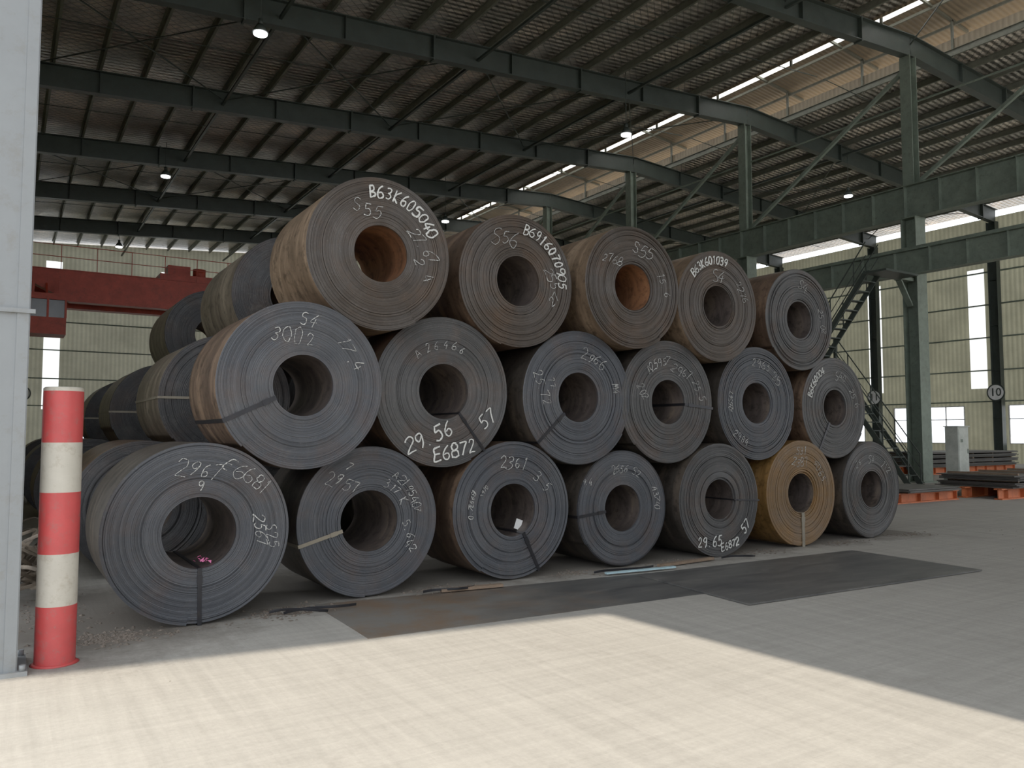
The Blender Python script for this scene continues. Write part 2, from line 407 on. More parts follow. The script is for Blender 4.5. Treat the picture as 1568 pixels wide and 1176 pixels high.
L_, A_ = 'line', 'arc'
row1 = [
 dict(u=1.48, n=7.38, r=.79, ri=.31, face=GREY, straps=[(271, STRAP, .035)], marks=[(L_, '2967', -.02, .70, .13, -8, 0), (L_, '9', .0, .5, .1, -8, 0), (L_, 'E6681', .52, .60, .13, -32, 0), (L_, '2567', .66, -.02, .10, -82, 0), (L_, 'S25', .80, -.08, .10, -80, 0)]),
 dict(u=3.19, n=7.70, r=.765, ri=.31, face=GREY, straps=[(196, STRAP_T, .035)], marks=[(L_, '2957', -.38, .52, .13, -22, 0), (L_, '7', -.3, .72, .09, -22, 0), (A_, 'A2195407', .70, 32, .09, 0, 0), (A_, '317 K', .54, 45, .09, 0, 0), (L_, '5.6', .56, -.14, .09, -70, 0), (L_, '42', .60, -.36, .09, -50, 0)]),
 dict(u=4.94, n=7.72, r=.785, ri=.30, face=GREY, side=S_BRN, straps=[(296, STRAP, .04)], marks=[(L_, '2361', .0, .68, .13, -2, 0), (L_, '3.5', .50, .40, .13, -45, 0), (A_, '0.7E6681', .72, 170, .055, 0, 0), (A_, '1970', .58, 150, .05, 0, 0)]),
 dict(u=6.58, n=7.74, r=.725, ri=.29, face=GREY, straps=[(186, STRAP, .035)], marks=[(A_, '2656 S2', .68, 84, .10, 0, 0), (A_, 'A3740', .78, 10, .085, 0, 0), (L_, '9.4', -.78, .48, .07, 0, 0)]),
 dict(u=8.22, n=7.66, r=.765, ri=.27, face=GREY2, side=S_DARK, straps=[(-3, STRAP, .02)], marks=[(L_, '29.65', -.28, -.72, .13, 0, 1), (L_, 'E6872', .22, -.80, .10, 12, 1), (L_, '57', .62, -.50, .13, 45, 1)]),
 dict(u=9.98, n=7.70, r=.78, ri=.29, face=ORANGE, side=S_ORG, straps=[(270, STRAP_T, .06)], marks=[(L_, 'S31', .0, .80, .11, 0, 0), (L_, '2387', -.05, .58, .12, -5, 0), (L_, '4065', .52, .42, .12, -55, 0)]),
 dict(u=11.76, n=7.75, r=.77, ri=.29, face=GREY2, straps=[], marks=[(L_, 'S4', .0, .62, .11, -5, 0), (L_, '112', .5, .45, .11, -35, 0), (L_, '26', -.45, .55, .1, 20, 0)]),
]
row2 = [
 dict(n=7.38, r=.80, ri=.29, face=GREY, side=S_BRN, straps=[(205, STRAP, .04)], marks=[(L_, 'S4', .05, .80, .13, -5, 0), (L_, '3002', -.14, .57, .14, -4, 0), (L_, '17.4', .58, .40, .13, -58, 0)]),
 dict(n=7.70, r=.82, ri=.30, face=GREY2, side=S_BRN, straps=[(308, STRAP, .03)], marks=[(A_, 'A 2 6 4 6 6', .62, 95, .08, 0, 0), (L_, '29.56', -.22, -.60, .165, 22, 1), (L_, 'E6872', .16, -.78, .15, 12, 1), (L_, '57', .66, -.36, .165, 35, 1)]),
 dict(n=7.70, r=.815, ri=.30, face=GREY, straps=[(222, STRAP, .035)], marks=[(L_, '2966', .28, .58, .13, -20, 0), (A_, 'M4', .72, 12, .11, 0, 0), (L_, '25.72', -.66, .12, .11, -68, 0), (L_, '77', -.5, .2, .09, -68, 0)]),
 dict(n=7.70, r=.81, ri=.29, face=GREY2, straps=[(-5, STRAP, .035)], marks=[(A_, 'A25957', .66, 110, .10, 0, 0), (L_, '2967', .3, .5, .12, -18, 0), (L_, '25.5', .68, .2, .11, -60, 0), (L_, '202', -.55, .15, .1, -60, 0)]),
 dict(n=7.72, r=.81, ri=.29, face=GREY, straps=[], marks=[(L_, '2963', .1, .68, .13, -5, 0), (L_, '25', .5, .45, .12, -30, 0), (A_, 'A26567', .70, 180, .07, 0, 0), (L_, '2984', -.45, -.60, .11, -25, 0)]),
 dict(n=7.76, r=.785, ri=.28, face=GREY2, side=S_BRN, straps=[(238, STRAP, .035)], marks=[(A_, 'B6K60004', .80, 140, .10, 0, 1), (L_, 'S40', .2, .62, .12, -10, 0), (L_, '25.6', .62, .2, .11, -60, 0)]),
]
row3 = [
 dict(n=7.45, r=.785, ri=.29, face=BROWN, side=S_TAN, bore=BORE_R, straps=[], marks=[(A_, 'B63K605040', .80, 63, .125, 0, 1), (L_, 'S55', -.2, .55, .15, -8, 0), (L_, '27.67', .60, .18, .12, -50, 0), (L_, '2.4', .6, -.15, .13, -60, 0)]),
 dict(n=7.66, r=.78, ri=.29, face=BROWN, side=S_BRN, straps=[], marks=[(A_, 'B6916070905', .80, 40, .12, 0, 1), (L_, 'S56', -.22, .62, .17, -8, 0), (L_, '255', .6, .1, .12, -60, 0), (L_, '27', .64, -.2, .12, 50, 0)]),
 dict(n=7.55, r=.775, ri=.29, face=BROWN, side=S_TAN, bore=BORE_R, straps=[], marks=[(L_, 'S55', .2, .62, .16, -12, 0), (L_, '2768', -.45, .4, .11, -10, 0), (L_, '15.6', .64, .1, .11, -65, 0)]),
 dict(n=7.60, r=.765, ri=.28, face=BROWN, side=S_TAN, straps=[], marks=[(A_, 'B63K601039', .82, 108, .105, 0, 1), (L_, 'S4', .0, .55, .15, -5, 0), (L_, '2276', .6, .3, .11, -60, 0)]),
 dict(n=7.70, r=.77, ri=.28, face=GREY2, side=S_BRN, straps=[], marks=[(L_, 'S4', .1, .68, .15, -20, 0), (L_, '25.02', .66, .0, .11, -75, 0)]),
]
def tangent(A, B, r):
    d1 = A[2] + r + .002; d2 = B[2] + r + .002
    dx, dz = B[0] - A[0], B[1] - A[1]; d = math.hypot(dx, dz)
    a = (d1 * d1 - d2 * d2 + d * d) / (2 * d); h = math.sqrt(d1 * d1 - a * a)
    return (A[0] + a * dx / d - h * dz / d, A[1] + a * dz / d + h * dx / d, r)
def build_group(rows, dn, L, full=True, seed0=0, shift0=0.0):
    prev = None; sd = seed0
    for ri_, rowd in enumerate(rows):
        pos = []
        for i, c in enumerate(rowd):
            if ri_ == 0: p = (c['u'] + (shift0 if i == 0 else 0), c['r'] + .004, c['r'])
            else: p = tangent(prev[i], prev[i + 1], c['r'])
            pos.append(p); sd += 1
            kw = dict(ri=c['ri'], face=c['face'], side=c.get('side', S_DARK), bore=c.get('bore', BORE), seed=sd)
            if full: kw.update(straps=c['straps'], marks=c['marks'])
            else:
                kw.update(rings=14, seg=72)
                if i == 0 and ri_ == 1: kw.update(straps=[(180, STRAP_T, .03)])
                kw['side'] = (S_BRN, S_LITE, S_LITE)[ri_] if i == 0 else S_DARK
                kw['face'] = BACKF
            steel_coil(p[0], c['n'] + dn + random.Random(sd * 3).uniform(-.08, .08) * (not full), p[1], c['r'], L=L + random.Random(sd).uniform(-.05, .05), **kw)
        prev = pos
    return
build_group([row1, row2, row3], 0, 1.22, True, 10)
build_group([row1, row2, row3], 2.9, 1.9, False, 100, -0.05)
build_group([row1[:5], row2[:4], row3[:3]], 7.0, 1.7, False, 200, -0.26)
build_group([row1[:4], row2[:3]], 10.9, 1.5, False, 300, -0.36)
build_group([row1[:3]], 14.4, 1.5, False, 400, -0.45)

# ------------------------------------------------------------------ floor
bm = bmesh.new()
v = [bm.verts.new(p) for p in ((-60, -60, 0), (110, -60, 0), (110, 90, 0), (-60, 90, 0))]
bm.faces.new(v); finish(bm, 'floor', [CONC])

def quadplate(bm, pts, z0, t):
    lo = [bm.verts.new((x, y, z0)) for x, y in pts]; hi = [bm.verts.new((x, y, z0 + t)) for x, y in pts]
    bm.faces.new(hi); bm.faces.new(lo[::-1])
    k = len(pts)
    for i in range(k): bm.faces.new((lo[i], lo[(i + 1) % k], hi[(i + 1) % k], hi[i]))
bm = bmesh.new()
quadplate(bm, [(2.55, 6.16), (6.9, 5.98), (6.95, 7.2), (2.60, 7.66)], 0.0005, .003)
finish(bm, 'steel_floor_plate', [PLATE])
bm = bmesh.new()
quadplate(bm, [(6.12, 5.36), (10.02, 5.18), (10.15, 7.02), (6.3, 7.15)], 0.006, .016)
finish(bm, 'steel_floor_plate', [PLATE])

# ------------------------------------------------------------------ bollard
bm = bmesh.new()
bands = [(0, .42, 0), (.42, .79, 1), (.79, 1.23, 0), (1.23, 1.59, 1), (1.59, 1.965, 0), (1.965, 1.985, 1)]
for a, b_, mi in bands: cyl(bm, (0, 0), .133, .133, a, b_, 48, mi, cap=False)
cyl(bm, (0, 0), .133, .12, 1.985, 1.995, 48, 1); cyl(bm, (0, 0), .16, .135, 0, .012, 48, 0)
BU, BN = .375, 6.746
finish(bm, 'bollard', [BRED, BWHITE], loc=(BU, BN, 0))

# ------------------------------------------------------------------ steel columns
def h_column(name, u, n, z1, wu, dn, mat, plate=True, tf=.02):
    bm = bmesh.new()
    box(bm, -wu / 2, wu / 2, -dn / 2, -dn / 2 + tf, 0, z1); box(bm, -wu / 2, wu / 2, dn / 2 - tf, dn / 2, 0, z1)
    box(bm, -.01, .01, -dn / 2, dn / 2, 0, z1)
    z = 2.6
    while z < z1 - 1:
        box(bm, -wu / 2 + .01, wu / 2 - .01, -dn / 2 + tf, dn / 2 - tf, z, z + .015); z += 2.6
    if plate:
        box(bm, -wu / 2 - .06, wu / 2 + .06, -dn / 2 - .06, dn / 2 + .06, 0, .03)
        for sx in (-1, 1):
            for sy in (-1, 1): cyl(bm, (sx * (wu / 2 + .03), sy * (dn / 2 + .03)), .02, .02, .03, .07, 8)
    return finish(bm, name, [mat], loc=(u, n, 0))
def rafter_bot(u): return 15.1 - .065 * abs(27 - u)
c0 = h_column('steel_column', -.14, 6.75, rafter_bot(0), .56, .40, COLG)
bm = bmesh.new()
box(bm, -.31, .31, -.23, -.2, 2.5, 2.53)
box(bm, .20, .272, -.212, -.2, .03, 13.2)
finish(bm, 'splice_plate', [COLG], parent=c0)
bays = [15.8 + 7.45 * k for k in range(0, 7)]
for n_ in bays[:-1]:
    h_column('steel_column', -.45, n_, rafter_bot(0), .4, .4, GREENL)
    h_column('steel_column', 47.4, n_, rafter_bot(47.4), .4, .5, GREEN)
h_column('steel_column', 47.4, 8.35, rafter_bot(47.4), .4, .5, GREEN)

# ------------------------------------------------------------------ rafters
def rafter(n_):
    bm = bmesh.new()
    for (ua, ub_) in ((-.6, 27), (27, 47.8)):
        za, zb = rafter_bot(ua), rafter_bot(ub_); H = .78
        bar(bm, (ua, 0, za), (ub_, 0, zb), .30, .03); bar(bm, (ua, 0, za + H), (ub_, 0, zb + H), .30, .03)
        bar(bm, (ua, 0, za + H / 2), (ub_, 0, zb + H / 2), .014, H)
        k = int(abs(ub_ - ua) / 1.5)
        for i in range(1, k):
            u_ = ua + (ub_ - ua) * i / k; z_ = rafter_bot(u_)
            if i % 4 == 0: box(bm, u_ - .03, u_ + .03, -.16, .16, z_ - .06, z_ + H + .03)
            elif i % 2 == 0: box(bm, u_ - .008, u_ + .008, -.14, .14, z_, z_ + H)
    return finish(bm, 'roof_rafter', [GREEN], loc=(0, n_, 0))
for n_ in [8.35, .9] + bays[:-1]: rafter(n_)

def roof_z(u): return rafter_bot(u) + .78 + .24
def front_n(u): return -2.23 - .175 * (u - 5.36)  # unseen roof front, skewed to shape the shadow edge on the floor
bm = bmesh.new()
u_ = -.4; NB = 61.0
OPEN0, OPEN1 = 24.9, 29.6
while u_ < 47.6:
    if not (OPEN0 + .2 < u_ < OPEN1 - .2):
        z_ = rafter_bot(u_) + .80
        y0 = front_n(u_) + .1
        box(bm, u_ - .004, u_ + .004, y0, NB, z_, z_ + .22)
        box(bm, u_, u_ + .075, y0, NB, z_, z_ + .008); box(bm, u_ - .075, u_, y0, NB, z_ + .212, z_ + .22)
    u_ += 1.42
finish(bm, 'roof_purlins', [PURL])
bm = bmesh.new()
allb = [8.35] + bays[:-1]
for i in range(len(allb) - 1):
    a, b_ = allb[i], allb[i + 1]; m_ = (a + b_) / 2
    for (ua, ub_) in ((-.3, 26.8), (27.2, 47.4)):
        bar(bm, (ua, m_, rafter_bot(ua) + .72), (ub_, m_, rafter_bot(ub_) + .72), .025, .025)
    for ua in (-.2, 6.6, 13.4, 20.2, 33.5, 40.2):
        ub_ = ua + 6.8
        if ub_ > 47.4: ub_ = 47.2
        if i % 2 == 0:
            bar(bm, (ua, a, rafter_bot(ua) + .5), (ub_, b_, rafter_bot(ub_) + .5), .035, .035)
            bar(bm, (ub_, a, rafter_bot(ub_) + .45), (ua, b_, rafter_bot(ua) + .45), .035, .035)
finish(bm, 'roof_bracing_rods', [GREEN])
bm = bmesh.new()
for ua in (6.6, 13.4, 20.2, 33.5, 40.2):
    bar(bm, (ua, .9, rafter_bot(ua) + .3), (ua, NB, rafter_bot(ua) + .3), .09, .09)
finish(bm, 'roof_tie_tubes', [GREEN])

bm = bmesh.new()
def roofstrip(bm, ua, ub_, y1=NB + .6, z=roof_z, n=6):
    pr = None
    for i in range(n + 1):
        u1 = ua + (ub_ - ua) * i / n
        a = bm.verts.new((u1, front_n(u1), z(u1))); b_ = bm.verts.new((u1, y1, z(u1)))
        if pr: bm.faces.new((pr[0], a, b_, pr[1]))
        pr = (a, b_)
roofstrip(bm, -1.2, OPEN0); roofstrip(bm, OPEN1, 48.6)
finish(bm, 'ceiling', [FOIL])
bm = bmesh.new()
roofstrip(bm, -1.2, OPEN0, z=lambda u: roof_z(u) + .06); roofstrip(bm, OPEN1, 48.6, z=lambda u: roof_z(u) + .06)
finish(bm, 'roof_sheeting', [CREAM])
bm = bmesh.new()
for ua, ub_ in ((-1.2, 27), (27, 48.6)):
    bar(bm, (ua, front_n(ua), roof_z(ua) - .3), (ub_, front_n(ub_), roof_z(ub_) - .3), .06, .75)
finish(bm, 'gable_fascia', [CREAM])

# ridge monitor
bm = bmesh.new()
y0 = -6; y1 = NB
for (ua, za, ub_, zb, mi) in ((23.9, 17.05, 25.6, 17.3, 0), (25.6, 17.3, 26.2, 17.38, 1), (26.2, 17.38, 27.2, 17.5, 0), (27.2, 17.5, 27.9, 17.4, 1), (27.9, 17.4, 30.8, 17.05, 0)):
    vs = [bm.verts.new(p) for p in ((ua, y0, za), (ub_, y0, zb), (ub_, y1, zb), (ua, y1, za))]
    f = bm.faces.new(vs); f.material_index = mi
for uu, zt in ((OPEN0, 16.3), (OPEN1, 16.45)):
    zz = roof_z(uu)
    box(bm, uu - .02, uu + .02, y0 + 3, y1, zz - .1, zt, 0)
rm = finish(bm, 'ridge_monitor', [CREAM, TRANS])
bm = bmesh.new()
y = -3.0
while y < y1:
    for uu, zt in ((OPEN0 + .1, 17.15), (OPEN1 - .1, 17.15)):
        box(bm, uu - .04, uu + .04, y - .04, y + .04, rafter_bot(uu) + .75, zt)
    bar(bm, (OPEN0 - .9, y, 17.05), (27.2, y, 17.4), .08, .1); bar(bm, (27.2, y, 17.4), (OPEN1 + 1, y, 17.0), .08, .1)
    y += 3.725
for uu in (OPEN0, 26.0, 28.2, OPEN1): box(bm, uu - .04, uu + .04, -3, y1, 16.95 if uu in (OPEN0, OPEN1) else 17.2, 17.05 if uu in (OPEN0, OPEN1) else 17.3)
finish(bm, 'ridge_monitor_frame', [PURL], parent=rm)

# ------------------------------------------------------------------ crane runway & column line
def i_beam(bm, u, y0, y1, z0, z1, fw, step=1.24):
    box(bm, u - fw / 2, u + fw / 2, y0, y1, z0, z0 + .03); box(bm, u - fw / 2, u + fw / 2, y0, y1, z1 - .03, z1)
    box(bm, u - .008, u + .008, y0, y1, z0, z1)
    y = y0 + .1
    while y < y1:
        box(bm, u - fw / 2 + .02, u + fw / 2 - .02, y, y + .016, z0 + .03, z1 - .03); y += step
UC = 26.8
for k, n_ in enumerate([8.35] + bays[:-1]):
    bm = bmesh.new()
    zt = 9.2
    for sy in (-1, 1): box(bm, -.3, .3, sy * .26 - .015, sy * .26 + .015, 0, zt)
    box(bm, -.012, .012, -.26, .26, 0, zt)
    box(bm, -.42, .42, -.38, .38, 0, .04)
    box(bm, -1.0, -.25, -.14, .14, 6.95, 7.07); bar(bm, (-.3, 0, 6.1), (-.95, 0, 6.95), .2, .06)
    box(bm, -.34, .34, -.3, .3, zt, zt + .03)
    for sx in (-1, 1): box(bm, sx * .18 - .012, sx * .18 + .012, -.2, .2, 10.43, rafter_bot(UC) - .02)
    box(bm, -.18, .18, -.012, .012, 10.43, rafter_bot(UC) - .02)
    finish(bm, 'crane_column', [GREENL], loc=(UC, n_, 0))
bm = bmesh.new(); i_beam(bm, 0, 1.0, NB - .8, 9.24, 10.42, .4); finish(bm, 'upper_crane_runway_beam', [GREENL], loc=(UC, 0, 0))
bm = bmesh.new(); i_beam(bm, 0, 1.0, NB - .8, 7.09, 7.95, .36); bar(bm, (0, 1, 8.01), (0, NB - .8, 8.01), .07, .11); finish(bm, 'crane_runway_beam', [GREENL], loc=(UC - .75, 0, 0))
bm = bmesh.new(); i_beam(bm, 0, 7.3, NB - .8, 7.0, 7.95, .36); bar(bm, (0, 7.3, 8.01), (0, NB - .8, 8.01), .07, .11); finish(bm, 'crane_runway_beam', [GREENL], loc=(.02, 0, 0))
bm = bmesh.new()
for i in range(len(allb) - 1):
    a, b_ = allb[i], allb[i + 1]
    bar(bm, (UC, a + .2, 14.6), (UC, b_ - .3, 10.5), .12, .12)
    bar(bm, (UC + .1, a + .2, 13.4), (UC + .1, b_ - .2, 13.4), .05, .05)
finish(bm, 'column_line_bracing', [GREENL])

# ------------------------------------------------------------------ walls
def wall_cells(name, mat, axis, pos, ss, zs, hole):
    bm = bmesh.new()
    for i in range(len(ss) - 1):
        for j in range(len(zs) - 1):
            if hole(i, j): continue
            if axis == 'x': q = [(pos, ss[i], zs[j]), (pos, ss[i + 1], zs[j]), (pos, ss[i + 1], zs[j + 1]), (pos, ss[i], zs[j + 1])]
            else: q = [(ss[i], pos, zs[j]), (ss[i + 1], pos, zs[j]), (ss[i + 1], pos, zs[j + 1]), (ss[i], pos, zs[j + 1])]
            bm.faces.new([bm.verts.new(p) for p in q])
    return bm
def long_wall(name, mat, axis, pos, starts, s0, s1, ztop, winw=4.6, stripw=.95, soff=0.0, zstrip=(4.3, 11.3)):
    segs = []
    for st in starts:
        segs.append((st + soff, st + soff + stripw, 's')); segs.append((st + 1.6, st + 1.6 + winw, 'w'))
    pts = sorted(set([s0, s1] + [p for a, b_, _ in segs for p in (a, b_) if s0 < p < s1]))
    zs = [0, 1.1, 3.3, zstrip[0], zstrip[1], ztop]
    def hole(i, j):
        mid = (pts[i] + pts[i + 1]) / 2
        for a, b_, k in segs:
            if a < mid < b_:
                if k == 's' and j == 3: return True
                if k == 'w' and j == 1: return True
        return False
    bm = wall_cells(name, mat, axis, pos, pts, zs, hole)
    w = finish(bm, name, [mat])
    bs = bmesh.new(); bw = bmesh.new(); bg = bmesh.new()
    for a, b_, k in segs:
        if b_ > s1 or a < s0: continue
        if k == 's':
            z = zstrip
            q = [(pos, a, z[0]), (pos, b_, z[0]), (pos, b_, z[1]), (pos, a, z[1])] if axis == 'x' else [(a, pos, z[0]), (b_, pos, z[0]), (b_, pos, z[1]), (a, pos, z[1])]
            bs.faces.new([bs.verts.new(p) for p in q])
        else:
            for t in range(0, 5):
                s = a + (b_ - a) * t / 4
                if axis == 'x': box(bw, pos - .02, pos + .06, s - .03, s + .03, 1.1, 3.3)
                else: box(bw, s - .03, s + .03, pos - .02, pos + .06, 1.1, 3.3)
            for zz in (1.1, 2.5, 3.27):
                if axis == 'x': box(bw, pos - .02, pos + .06, a, b_, zz, zz + .05)
                else: box(bw, a, b_, pos - .02, pos + .06, zz, zz + .05)
    for zz in (3.5, 5.3, 7.2, 9.1, 11.0, 12.6):
        if zz > ztop: continue
        if axis == 'x': box(bg, pos - .16, pos - .005, s0, s1, zz, zz + .07)
        else: box(bg, s0, s1, pos - .16, pos - .005, zz, zz + .07)
    finish(bs, name + '_light_strips', [TRANS], parent=w)
    finish(bw, name + '_window_frames', [WHITE], parent=w)
    finish(bg, name + '_girts', [GREENL], parent=w)
    return w
wr = long_wall('wall_right', SHEET_Y, 'x', 48.0, [2.2, 9.6, 17.0, 23.9, 30.4, 38.0, 45.5, 53], -8, NB, 14.2, winw=4.4, soff=0.2)
wb = long_wall('wall_back', SHEET_X, 'y', NB, [2.1, 9.2, 16.6, 24, 31, 38.5], -1.0, 48.0, 14.2, soff=0.0, zstrip=(3.3, 13.2))
bm = bmesh.new()
vs = [bm.verts.new(p) for p in ((-1, NB + .02, 14.2), (48, NB + .02, 14.2), (27, NB + .02, 16.1))]; bm.faces.new(vs)
finish(bm, 'gable_infill', [SHEET_X], parent=wb)
bm = bmesh.new(); box(bm, -.9, -.82, 9.8, NB, 0, 14.2); finish(bm, 'wall_left', [SHEET_Y])  # unseen wall, started farther back to let side light reach the coils
bm = bmesh.new()
ua, ub_ = 5.36, 16.5
vs = [bm.verts.new(p) for p in ((ua, front_n(ua), 0), (ub_, front_n(ub_), 0), (ub_, front_n(ub_), roof_z(ub_)), (ua, front_n(ua), roof_z(ua)))]
f = bm.faces.new(vs); r = bmesh.ops.extrude_face_region(bm, geom=[f])
for e in r['geom']:
    if isinstance(e, bmesh.types.BMVert): e.co.y -= .08
finish(bm, 'wall_front', [SHEET_X])  # unseen wall, width chosen to shade the right part of the floor

def sign(u, n, z, txt, axis):
    bm = bmesh.new()
    seg = 32
    for rr, off, mi in ((.5, .0, 0), (.42, .012, 1)):
        vs = []
        for i in range(seg):
            a = 2 * math.pi * i / seg
            vs.append(bm.verts.new((rr * math.cos(a), -off, rr * math.sin(a))))
        f = bm.faces.new(vs); f.material_index = mi
    ob = finish(bm, 'bay_number_sign', [GREEN, WHITE], loc=(u, n, z))
    cu = bpy.data.curves.new('digits', 'FONT'); cu.body = txt; cu.size = .62; cu.align_x = 'CENTER'; cu.align_y = 'CENTER'
    cu.materials.append(GREEN); cu.offset = .01
    t = bpy.data.objects.new('digits', cu); scene.collection.objects.link(t); t.parent = ob
    t.location = (0, -.02, 0); t.rotation_euler = (R(90), 0, 0)
    if axis == 'x': ob.rotation_euler = (0, 0, R(-90))
sign(47.12, bays[1], 4.0, '10', 'x'); sign(47.12, bays[2], 4.0, '11', 'x'); sign(1.0, NB - .2, 4.3, 'H', 'y')

# ------------------------------------------------------------------ overhead crane
emp = bpy.data.objects.new('overhead_crane', None); scene.collection.objects.link(emp)
NC = 41.0
bm = bmesh.new()
for yy in (NC - 1.1, NC + 1.1):
    prof = [(.35, 8.15), (.9, 8.15), (2.3, 7.45), (24.0, 7.45), (25.3, 8.15), (25.9, 8.15), (25.9, 8.8), (.35, 8.8)]
    a = [bm.verts.new((x, yy - .3, z)) for x, z in prof]; b_ = [bm.verts.new((x, yy + .3, z)) for x, z in prof]
    bm.faces.new(a); bm.faces.new(b_[::-1])
    for i in range(8): bm.faces.new((a[i], a[(i + 1) % 8], b_[(i + 1) % 8], b_[i]))
    box(bm, .3, 25.95, yy - .36, yy + .36, 8.8, 8.84)
for uu in (.35, 25.7): box(bm, uu - .2, uu + .25, NC - 2.2, NC + 2.2, 8.12, 8.6)
finish(bm, 'crane_girders', [RED], parent=emp)
bm = bmesh.new()
y = NC - 1.5
for i in range(0, 18): box(bm, .5 + i * 1.4, .53 + i * 1.4, y, y + .03, 8.84, 9.9)
for zz in (9.35, 9.87): box(bm, .5, 24.3, y, y + .03, zz, zz + .03)
box(bm, 6, 8.4, NC - .9, NC + .9, 8.9, 9.2); box(bm, 6.4, 7.4, NC - .5, NC + .5, 9.2, 9.7)
cyl(bm, (7.9, NC), .3, .3, 9.2, 9.7, 20)
finish(bm, 'crane_railing_and_trolley', [RED], parent=emp)
bm = bmesh.new()
box(bm, .75, 2.1, NC - 3.0, NC - 1.5, 5.8, 6.5, 0); box(bm, .75, 2.1, NC - 3.0, NC - 1.5, 7.25, 7.5, 0)
for (x, yy) in ((.78, NC - 2.97), (2.07, NC - 2.97), (.78, NC - 1.53), (2.07, NC - 1.53), (1.42, NC - 2.97)):
    box(bm, x - .04, x + .04, yy - .04, yy + .04, 6.5, 7.25, 0)
box(bm, .82, 2.03, NC - 2.9, NC - 1.6, 6.5, 7.25, 1)
for x in (.9, 1.9): box(bm, x - .05, x + .05, NC - 2.0, NC - 1.9, 7.5, 8.2, 0)
bar(bm, (1.4, NC - 2.2, 7.5), (1.4, NC - 1.3, 8.2), .08, .08)
finish(bm, 'operator_cab', [RED, BLACK], parent=emp)

# ------------------------------------------------------------------ high-bay lamps
for (u_, n_, z_) in ((5.8, 22.4, 13.0), (19.6, 22.7, 13.0), (5.7, 37.4, 13.0), (19.6, 37.4, 13.0), (5.6, 53.2, 13.0), (33.7, 23.0, 13.0), (33.7, 37.5, 13.0)):
    bm = bmesh.new()
    cyl(bm, (0, 0), .23, .10, 0.02, .26, 24, 0); cyl(bm, (0, 0), .07, .07, .26, .42, 16, 0)
    cyl(bm, (0, 0), .19, .19, -.03, .02, 24, 1)
    cyl(bm, (0, 0), .012, .012, .42, rafter_bot(u_) + .82 - z_, 8, 0)
    finish(bm, 'high_bay_lamp', [GREEN, LAMP], loc=(u_, n_, z_))

# ------------------------------------------------------------------ stairs
bm = bmesh.new()
def flight(bm, u, y0, z0, y1, z1, w=.7, steps=10):
    for s in (-w / 2, w / 2):
        bar(bm, (u + s, y0, z0), (u + s, y1, z1), .04, .18)
        bar(bm, (u + s, y0, z0 + 1.0), (u + s, y1, z1 + 1.0), .03, .03); bar(bm, (u + s, y0, z0 + .55), (u + s, y1, z1 + .55), .02, .02)
        for i in range(0, steps + 1, 4):
            t = i / steps; box(bm, u + s - .015, u + s + .015, y0 + (y1 - y0) * t - .015, y0 + (y1 - y0) * t + .015, z0 + (z1 - z0) * t, z0 + (z1 - z0) * t + 1.0)
    for i in range(steps + 1):
        t = i / steps; y = y0 + (y1 - y0) * t; z = z0 + (z1 - z0) * t
        box(bm, u - w / 2, u + w / 2, y - .12, y + .12, z, z + .03)
flight(bm, 24.2, 18.0, 4.1, 15.7, 7.0); flight(bm, 25.1, 15.0, .0, 18.0, 4.1, steps=14)
box(bm, 23.7, 25.6, 18.0, 19.2, 4.05, 4.12); box(bm, 23.7, 25.5, 14.9, 15.7, 6.90, 6.97)
for x in (23.8, 25.5):
    for y in (18.1, 19.1): box(bm, x - .05, x + .05, y - .05, y + .05, 0, 5.1)
for y in (18.05, 19.15): box(bm, 23.7, 25.6, y, y + .04, 5.1, 5.14)
finish(bm, 'access_staircase', [GREEN])

# ------------------------------------------------------------------ electrical cabinet
bm = bmesh.new()
box(bm, -.35, .35, -.25, .25, 0, .42, 1); box(bm, -.3, .3, -.2, .2, .42, 1.88, 0); box(bm, -.27, .27, -.215, -.2, .5, 1.8, 0)
box(bm, .2, .23, -.235, -.215, 1.05, 1.2, 1); box(bm, -.18, -.05, -.22, -.214, 1.4, 1.5, 1); box(bm, -.33, .33, -.24, .24, 1.88, 1.91, 0)
finish(bm, 'electrical_cabinet', [CAB, GREENL], loc=(25.1, 13.6, 0))

# ------------------------------------------------------------------ plate stacks with orange skids
def plate_stack(u0, u1, n0, n1, layers, skid_h, seed):
    bm = bmesh.new(); rnd = random.Random(seed)
    n_ = n0 + .3
    while n_ < n1:
        for zz in (0, skid_h - .03): box(bm, u0 - .3, u1 + .3, n_ - .1, n_ + .1, zz, zz + .03, 1)
        box(bm, u0 - .3, u1 + .3, n_ - .012, n_ + .012, 0, skid_h, 1)
        x = u0
        while x < u1 + .3: box(bm, x, x + .02, n_ - .1, n_ + .1, 0, skid_h, 1); x += .8
        n_ += .9
    z = skid_h
    for i in range(layers):
        o = rnd.uniform(-.08, .08); p = rnd.uniform(-.08, .08)
        box(bm, u0 + o, u1 + o, n0 + p, n1 + p, z + .002, z + .03, 0); z += .034
        if i % 4 == 3:
            x = u0 + .3
            while x < u1: box(bm, x, x + .08, n0 + .1, n1 - .1, z, z + .05, 2); x += 1.6
            z += .05
    finish(bm, 'steel_plate_stack', [BACKP, SKIDO, WOOD])
plate_stack(21.5, 30.5, 10.2, 12.2, 8, .28, 1)
plate_stack(18.0, 20.2, 10.9, 12.3, 3, .25, 2)
plate_stack(31.5, 38.5, 18.2, 20.2, 14, .3, 3)
plate_stack(31.5, 38.5, 25.2, 27.2, 16, .3, 4)

